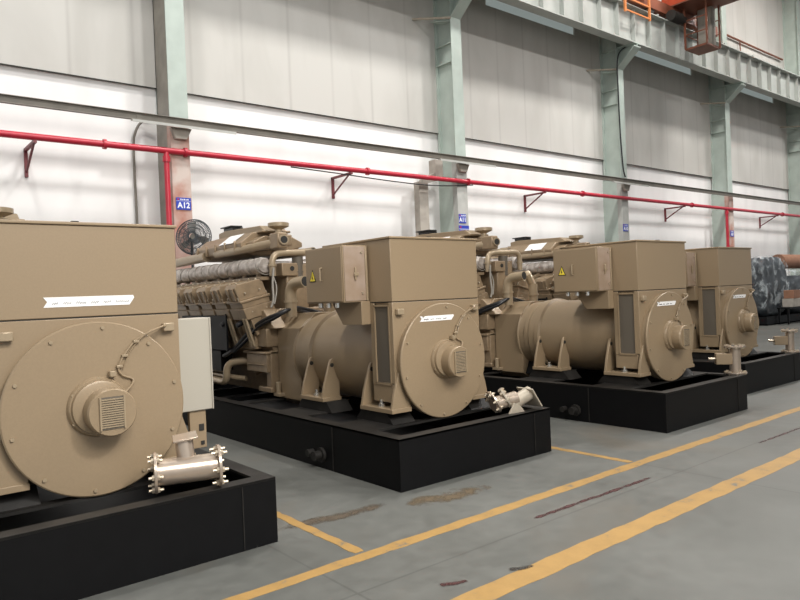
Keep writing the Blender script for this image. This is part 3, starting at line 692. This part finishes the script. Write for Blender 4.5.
    # crossover pipe
    MB().tube([(.62, 3.12, 1.90), (.62, 3.12, 2.18), (1.29, 3.08, 2.20), (1.29, 3.08, 1.92)], .04, 14, round_=.13).cyl((.62, 3.12, 2.02), (0, 0, 1), .03, .052, 16).cyl((1.29, 3.08, 2.02), (0, 0, 1), .03, .052, 16).build('crossover_pipe', M['tan_gloss'], root)
    # big elbows
    e = MB().tube([(.66, 2.78, 1.40), (.66, 2.78, 1.79), (.70, 2.50, 1.81)], .068, 20, round_=.20, steps=8)
    e.lathe([(0, .068), (.0, .08), (.03, .08), (.03, .068)], (.66, 2.78, 1.57), (0, 0, 1), 24)
    eo = e.build('exhaust_elbow', M['tan_gloss'], root)
    MB().cyl((.70, 2.51, 1.81), (.14, -1, .05), .014, .056, 20).build('elbow_opening', M['hole'], eo)
    e = MB().cyl((1.22, 2.78, 1.33), (0, 0, 1), .36, .066, 20).tube([(1.22, 2.78, 1.66), (1.30, 2.95, 1.86)], .06, 16).tube([(1.22, 2.78, 1.66), (1.10, 2.78, 1.84)], .045, 14)
    e.lathe([(0, .066), (.0, .08), (.03, .08), (.03, .066)], (1.22, 2.78, 1.52), (0, 0, 1), 24)
    e.build('exhaust_elbow', M['tan_gloss'], root)
    # hoses
    MB().spline([(1.15, 2.9, 1.42), (.90, 2.88, 1.48), (.70, 2.78, 1.50), (.50, 2.80, 1.44), (.42, 3.05, 1.36), (.36, 3.35, 1.20), (.32, 3.62, 1.02), (.30, 3.9, .92)], .028, 8, 10).build('black_hose', M['rubber'], root)
    MB().spline([(1.1, 2.86, 1.38), (.85, 2.84, 1.46), (.62, 2.74, 1.49), (.47, 2.82, 1.40), (.40, 3.10, 1.30), (.35, 3.38, 1.12), (.31, 3.62, .98)], .02, 8, 8).build('black_hose', M['rubber'], root)
    MB().spline([(.60, 3.05, 2.0), (.56, 3.02, 1.8), (.54, 2.98, 1.62), (.50, 2.97, 1.52)], .014, 6, 6).spline([(.58, 3.04, 1.9), (.60, 3.0, 1.75), (.54, 2.96, 1.56)], .009, 6, 6).build('wire_loom', M['steel_brown'], root)
    MB().tube([(.30, 4.8, .60), (.30, 3.86, .58), (.30, 3.82, .84), (.52, 3.62, .86), (.58, 3.5, .70)], .046, 14, round_=.12).tube([(.38, 4.8, .66), (.38, 3.9, .64), (.5, 3.7, .62)], .034, 12, round_=.1).build('oil_pipe', M['tan_gloss'], root)
    # black control enclosure on the flank
    bb = MB().box(.24, .27, 3.68, 5.1, 1.0, 1.44).box(.25, .34, 3.68, 5.1, 1.43, 1.45).box(.25, .34, 3.68, 5.1, 1.0, 1.02).box(.235, .255, 3.66, 3.69, .99, 1.46)
    bb.build('control_enclosure', M['black'], root, bevel=.004)
    MB().box(.30, .46, 4.0, 5.0, .72, .98).build('enclosure_bracket', M['black'], root)
    # engine rear
    MB().box(.3, 1.62, 6.2, 6.3, .5, 1.6).build('front_gear_cover', M['tan_fine'], root, bevel=.02)
    return root

def tape(parent, x, z, w, h, tilt, yy, scrib=True, name='paper_tape'):
    T = Matrix.Translation((x, yy, z)) @ Matrix.Rotation(-tilt, 4, 'Y')
    m = MB(); m.T = T
    m.prism([(-w / 2, -h / 2), (w / 2 - .02, -h / 2), (w / 2 + .012, h * .25), (w / 2 + .005, h / 2), (-w / 2, h / 2), (-w / 2 + .022, h * .05)], 'y', -.0015, .0)
    t = m.build(name, M['paper'], parent, smooth=False)
    rn = random.Random(int(x * 991) + int(w * 100))
    s = MB(); s.T = T
    xx = -w / 2 + .05
    while xx < w / 2 - .10:
        nn = rn.randint(3, 7); pts = []
        for k in range(nn * 2): pts.append((xx, -.0022, -h * .12 + (.5 * h * .28 if k % 2 else -.5 * h * .28) * rn.uniform(.3, 1))); xx += w * .012
        s.tube(pts, .0016 + (.0012 if rn.random() < .35 else 0), 4); xx += w * .045
        if xx > w / 2 - .16 and not scrib: break
    s.build('handwriting', M['ink'], t)
    t['label'] = 'white paper tape with handwriting'
    return t

base = make_genset()
places = [(-3.1885, -.2579, 'nearest sand-coloured generator set, cut off by the left edge, grey side cabinet'),
          (0, 0, 'second sand-coloured generator set in the row, in the middle of the picture'),
          (3.3656, -.4075, 'third sand-coloured generator set in the row, right of centre'),
          (6.4162, .1076, 'farthest sand-coloured generator set at right, partly behind the third')]
sets = []
for i, (x, y, lab) in enumerate(places):
    o = base if i == 0 else copy_tree(base)
    o.location = (x, y, 0); tag(o, lab, 'generator set', 'generator sets in a row'); sets.append(o)
Y0 = .524
tape(sets[0], .945, 1.645, .53, .062, -.0, Y0 - .001)
for s in sets[1:]: tape(s, .86, 1.375, .42, .05, .0, Y0 - .086)
# light grey cabinet, bracket on the right flank of the nearest set
cb = MB().box(1.53, 1.775, .60, .80, .845, 1.50); cbo = cb.build('side_cabinet', M['cabinet'], sets[0], bevel=.006)
cbo['label'] = 'light grey side cabinet'
MB().box(1.762, 1.772, .592, .602, .845, 1.50).build('cabinet_edge', M['cabinet'], cbo, bevel=.002)
for z in (1.0, 1.25): MB().box(1.776, 1.79, .63, .65, z, z + .05).build('cabinet_hinge', M['zinc'], cbo, bevel=.002)
sbk = MB().box(1.60, 1.72, .62, .66, .575, .845); sb = sbk.build('cabinet_bracket', M['tan'], sets[0], bevel=.004)
MB().box(1.665, 1.70, .612, .62, .70, .745).box(1.675, 1.70, .612, .62, .60, .625).build('bracket_slot', M['hole'], sb, smooth=False)

# ------------------------------------------------------------------ loose pipe fittings on the skids
def flange(parent, o, d, r, t, nb, r_in=None, m='fitting', phase=0, bl=.05):
    d = Vector(d).normalized(); o = Vector(o)
    fl = MB().lathe([(-t / 2, r), (t / 2, r)], o, d, 36).build('flange', M[m], parent, bevel=.002)
    if r_in: MB().cyl(o + d * (t / 2 - .002), d, .004, r_in, 24).build('flange_bore', M['hole'], fl)
    a = d.orthogonal().normalized(); b = d.cross(a)
    for k in range(nb):
        th = 2 * PI * k / nb + phase; p = o + (a * math.cos(th) + b * math.sin(th)) * r * .82
        MB().cyl(p - d * (bl / 2), d, bl, .009, 8).cyl(p - d * (t / 2 + .014), d, .014, .018, 6).cyl(p + d * (t / 2), d, .014, .018, 6).build('flange_bolt', M['bolt'], fl)
    return fl
# 1: big tee lying on nearest skid's corner
o1 = empty('pipe_tee', (-3.1885 + 1.372, -.2579 + .115, .433)); o1.rotation_euler = (0, 0, -.30)
T = .165
MB().cyl((-.185, 0, .135), (1, 0.0, .0), .37, .082, 36).build('tee_body', M['fitting'], o1)
flange(o1, (-.19, 0, .135), (1, 0, 0), .128, .018, 6, None, phase=.3, bl=.085)
flange(o1, (.19, 0, .135), (1, 0, 0), .132, .018, 6, None, phase=.3, bl=.095)
MB().cyl((.0, .02, .16), (-.05, .10, .6), .165, .055, 28).build('tee_neck', M['fitting'], o1)
Rt = Matrix.Rotation(.12, 3, 'X') @ Matrix.Rotation(-.12, 3, 'Y')
MB().box(-.08, .07, -.03, .11, .325, .337, Rt).build('square_flange', M['fitting'], o1, bevel=.003)
tag(o1, 'shiny pale metal pipe tee with bolted flanges, lying on the nearest black skid', 'pipe fitting', 'loose pipe fittings on the skids')
# 2: toppled fitting on second skid
o2 = empty('pipe_tee', (1.56, .12, .433)); o2.rotation_euler = (0, 0, -.1)
Rz = Matrix.Rotation(-.55, 3, 'Y')
MB().cyl((-.02, .02, .075), (1, -.1, .42), .23, .066, 28).build('pipe_stub', M['fitting_pale'], o2)
MB().box(.185, .20, -.10, .12, .01, .23, Matrix.Rotation(-.60, 3, 'Y')).build('square_flange', M['fitting_pale'], o2, bevel=.003)
MB().cyl((-.24, .06, .09), (1, -.2, .15), .26, .068, 24).build('tee_body', M['fitting'], o2)
flange(o2, (-.22, .07, .11), (1, -.3, .55), .115, .018, 7, .05, phase=.2, bl=.075, m='fitting')
flange(o2, (-.09, .04, .14), (.7, -.5, .5), .105, .018, 7, .05, phase=.5, bl=.065, m='fitting_pale')
MB().prism([(-.15, .0), (.05, .0), (.0, .06), (-.08, .10)], 'y', -.07, -.05).build('web_plate', M['fitting_pale'], o2, bevel=.003)
tag(o2, 'pale metal pipe fitting toppled over on the corner of the second skid', 'pipe fitting', 'loose pipe fittings on the skids')
# 3,4: upright tees
def upright(loc, hgt, rz, label):
    o = empty('pipe_tee', loc); o.rotation_euler = (0, 0, rz)
    MB().cyl((0, 0, .0), (0, 0, 1), hgt, .066, 32).build('tee_body', M['fitting'], o)
    flange(o, (0, 0, .012), (0, 0, 1), .135, .02, 8, None, bl=.05)
    flange(o, (0, 0, hgt), (0, 0, 1), .125, .02, 8, .058, bl=.05)
    MB().cyl((0, 0, hgt * .55), (-1, .0, 0), .15, .055, 24).build('tee_neck', M['fitting'], o)
    MB().box(-.23, -.04, -.06, .06, hgt * .55 - .07, hgt * .55 + .07).build('square_block', M['tan'], o, bevel=.008)
    MB().cyl((-.22, 0, hgt * .55), (-1, 0, 0), .09, .02, 12).build('end_plug', M['bolt'], o)
    return tag(o, label, 'pipe fitting', 'loose pipe fittings on the skids')
upright((3.3656 + 1.93, -.4075 + .14, .437), .345, -.95, 'upright flanged pipe tee on the corner of the third skid')
upright((6.4162 + 1.90, .1076 + .14, .437), .345, -.95, 'upright flanged pipe tee on the corner of the farthest skid')

# ------------------------------------------------------------------ pedestal fan
fn = empty('pedestal_fan', (1.20, 6.88, 0))
MB().cyl((0, 0, 0), (0, 0, 1), .05, .26, 28).build('fan_base', M['fan'], fn, bevel=.01)
MB().cyl((0, .1, .04), (0, 0, 1), 2.65, .022, 12).build('fan_pole', M['fan'], fn)
hc = Vector((0, 0, 2.74)); dn = Vector((-.62, -.75, .08)).normalized(); a = dn.orthogonal().normalized(); b = dn.cross(a)
MB().cyl(hc - dn * .02, -dn, .20, .075, 20).cyl(hc - dn * .1, Vector((0, 0, -1)), .1, .04, 10).build('fan_motor', M['fan'], fn)
cg = MB()
for R, t in ((.30, 0), (.285, .05), (.285, -.06), (.22, .075), (.15, .085), (.08, .09)):
    cg.tube([hc + dn * t + (a * math.cos(q) + b * math.sin(q)) * R for q in [2 * PI * j / 40 for j in range(41)]], .006 if R < .3 else .009, 6)
for j in range(60):
    q = 2 * PI * j / 60; e = a * math.cos(q) + b * math.sin(q)
    cg.tube([hc + dn * .092 + e * .05, hc + dn * .085 + e * .18, hc + dn * .05 + e * .285, hc + e * .30, hc - dn * .06 + e * .285, hc - dn * .09 + e * .15], .0045, 4)
cg.build('fan_guard', M['fan'], fn)
bl = MB()
for j in range(3):
    q0 = 2 * PI * j / 3; vs = []
    for i in range(6):
        R = .04 + .045 * i; hw = .20 + .16 * math.sin(PI * (i + .6) / 6)
        for sgn in (-1, 1):
            q = q0 + sgn * hw; e = a * math.cos(q) + b * math.sin(q); vs.append(hc + e * R + dn * (.025 * sgn))
    n = len(vs); vs2 = vs + [v - dn * .004 for v in vs]
    fs = [(2 * i, 2 * i + 1, 2 * i + 3, 2 * i + 2) for i in range(5)] + [(n + 2 * i + 2, n + 2 * i + 3, n + 2 * i + 1, n + 2 * i) for i in range(5)]
    fs += [(2 * i, 2 * i + 2, n + 2 * i + 2, n + 2 * i) for i in range(5)] + [(2 * i + 3, 2 * i + 1, n + 2 * i + 1, n + 2 * i + 3) for i in range(5)]
    bl.add(vs2, fs)
bl.cyl(hc - dn * .03, dn, .08, .045, 16).build('fan_blades', M['steel_brown'], fn)
tag(fn, 'dark pedestal fan with a round wire guard, behind the second machine beside the first column', 'fan')

# ------------------------------------------------------------------ wrapped goods at far right
px = 22.3
pl = MB().box(px - .5, px + 6, 6.2, 7.3, .05, .30)
for x in (px - .3, px + 2.5, px + 5.5): pl.box(x, x + .3, 6.25, 7.25, 0, .05)
tag(pl.build('black_pallet', M['black'], smooth=False), 'low black pallet under the wrapped goods at far right', 'pallet')
def lump(name, x0, x1, y0, y1, z0, z1, m, amp, seed, label, cat, group=None):
    bm = bmesh.new(); bmesh.ops.create_cube(bm, size=1)
    bmesh.ops.subdivide_edges(bm, edges=bm.edges[:], cuts=9, use_grid_fill=True)
    rn = random.Random(seed)
    for v in bm.verts:
        c = v.co.copy(); k = 1 - .10 * (abs(c.x * 2) ** 6 * abs(c.z * 2) ** 6 + abs(c.y * 2) ** 6 * abs(c.z * 2) ** 6)
        v.co = Vector(((x0 + x1) / 2 + c.x * (x1 - x0) * k, (y0 + y1) / 2 + c.y * (y1 - y0) * k, (z0 + z1) / 2 + c.z * (z1 - z0) * k))
        if c.z > -.49: v.co += Vector((rn.uniform(-1, 1), rn.uniform(-1, 1), rn.uniform(-1, 1))) * amp
    for f_ in bm.faces: f_.smooth = True
    me = bpy.data.meshes.new(name); bm.to_mesh(me); bm.free(); me.materials.append(m)
    o = bpy.data.objects.new(name, me); COL.objects.link(o)
    ss = o.modifiers.new('s', 'SUBSURF'); ss.levels = 1; ss.render_levels = 1
    return tag(o, label, cat, group)
w1 = lump('wrapped_bundle', px - .35, px + 1.75, 6.35, 7.2, .30, 2.45, M['greywrap'], .05, 4, 'tall dark bundle wrapped in plastic, just right of the farthest machine', 'bundle')
w2 = lump('wrapped_bundle', px + 1.85, px + 5.5, 6.35, 7.2, .30, 1.75, M['greywrap'], .05, 5, 'lower dark wrapped bundle at the right edge of the picture', 'bundle')
f1 = lump('plastic_film', px - .40, px + 1.80, 6.28, 7.27, .31, 2.53, M['film'], .03, 6, None, None); f1.parent = w1
f2 = lump('plastic_film', px + 1.86, px + 5.0, 6.28, 7.28, 1.0, 2.0, M['film'], .03, 8, None, None); f2.parent = w2
def carton(x, y, z, sx, sy, sz, rz, m, label):
    b = MB().box(-sx / 2, sx / 2, -sy / 2, sy / 2, 0, sz); o = b.build('cardboard_box', m, bevel=.01); o.location = (x, y, z); o.rotation_euler = (0, 0, rz)
    return tag(o, label, 'box', 'cartons on the wrapped goods')
ck = MB().cyl((px + 1.95, 6.75, 2.31), (1, 0, 0), 2.6, .28, 24).cyl((px + 1.94, 6.75, 2.31), (1, 0, 0), .02, .2, 20)
tag(ck.build('brown_roll', M['cardboard']), 'big reddish-brown roll lying on top of the wrapped goods at right edge', 'roll')
carton(px + 1.1, 5.96, .92, .70, .34, .30, .05, M['cardboard'], 'brown carton low on the front of the wrapped goods')
carton(px + 2.35, 5.97, .612, .5, .34, .60, .1, M['paper'], 'white carton beside the brown one on the wrapped goods')
carton(px + 1.1, 5.97, .612, .8, .36, .30, -.0, M['concrete'], 'grey-pink carton at the foot of the wrapped goods')
# shelf board that carries the cartons
bd = MB().box(px + .3, px + 3.0, 5.75, 6.18, .56, .61)
for x in (px + .35, px + 2.9): bd.box(x, x + .06, 5.8, 5.86, 0, .56).box(x, x + .06, 6.1, 6.16, 0, .56)
tag(bd.build('low_bench', M['black'], smooth=False), 'low black bench in front of the wrapped goods', 'bench')

# ------------------------------------------------------------------ light
# unseen roof, skylight openings shaped to throw sun patches on to the wall
rf = MB(); ZR = 16.0; YA, YB = -8.0, 3.0
rf.box(-16, 46, -14, YA - .5, ZR, ZR + .1).box(-16, 46, YB, 8.4, ZR, ZR + .1)
YA = -3.3
edges = [(11.3, 16.2), (18.9, 26.9), (33.5, 46)]
for a_, b_ in edges: rf.box(a_, b_, YA, YB, ZR, ZR + .1)
struct('light_block_wall', MB().box(6, 46, -14.3, -14, 0, ZR), mat('light_block_grey', (.30, .29, .27), .8), smooth=False)  # unseen partial wall added to cut ambient light on the right
struct('sun_mask_ceiling', rf, M['wall_sheet'], smooth=False)
w = bpy.data.worlds.new('hall_light'); scene.world = w; w.use_nodes = True
bg = w.node_tree.nodes['Background']; bg.inputs[0].default_value = (.95, .98, 1.0, 1); bg.inputs[1].default_value = .66
def area(name, loc, size, sy, power, col=(1, 1, 1), target=None):
    l = bpy.data.lights.new(name, 'AREA'); l.shape = 'RECTANGLE'; l.size = size; l.size_y = sy; l.energy = power; l.color = col
    o = bpy.data.objects.new(name, l); COL.objects.link(o); o.location = loc
    d = (Vector(target) - Vector(loc)) if target else Vector((0, 0, -1)); o.rotation_euler = d.to_track_quat('-Z', 'Y').to_euler(); return o
for x in (-3, 4.5, 11.5, 18.5, 25.5):
    area('high_bay_and_fill', (x, 3.2, 14.5), .9, .9, 600, (1, .97, .93))
for x in (11.5, 18.5):
    area('high_bay_and_fill', (x, -5, 14.5), .9, .9, 700, (1, .98, .95))  # second row added as fill to raise the dim upper wall panels
area('front_fill_light', (-1.2, -7.5, 7.0), 5, 4, 300, (1, .96, .90), (1.0, 1, 1.0))  # added front fill for the nearer machines, not a lamp of the hall
bpy.data.objects['front_fill_light'].data.spread = math.radians(95)
sun = bpy.data.lights.new('sun', 'SUN'); sun.energy = 1.15; sun.angle = .09; sun.color = (1, .99, .97)
so = bpy.data.objects.new('sun', sun); COL.objects.link(so); so.rotation_euler = Vector((-.37, 1, -.93)).to_track_quat('-Z', 'Y').to_euler()

vs = scene.view_settings; vs.view_transform = 'Standard'; vs.look = 'None'; vs.exposure = 0; vs.gamma = 1; vs.use_curve_mapping = False
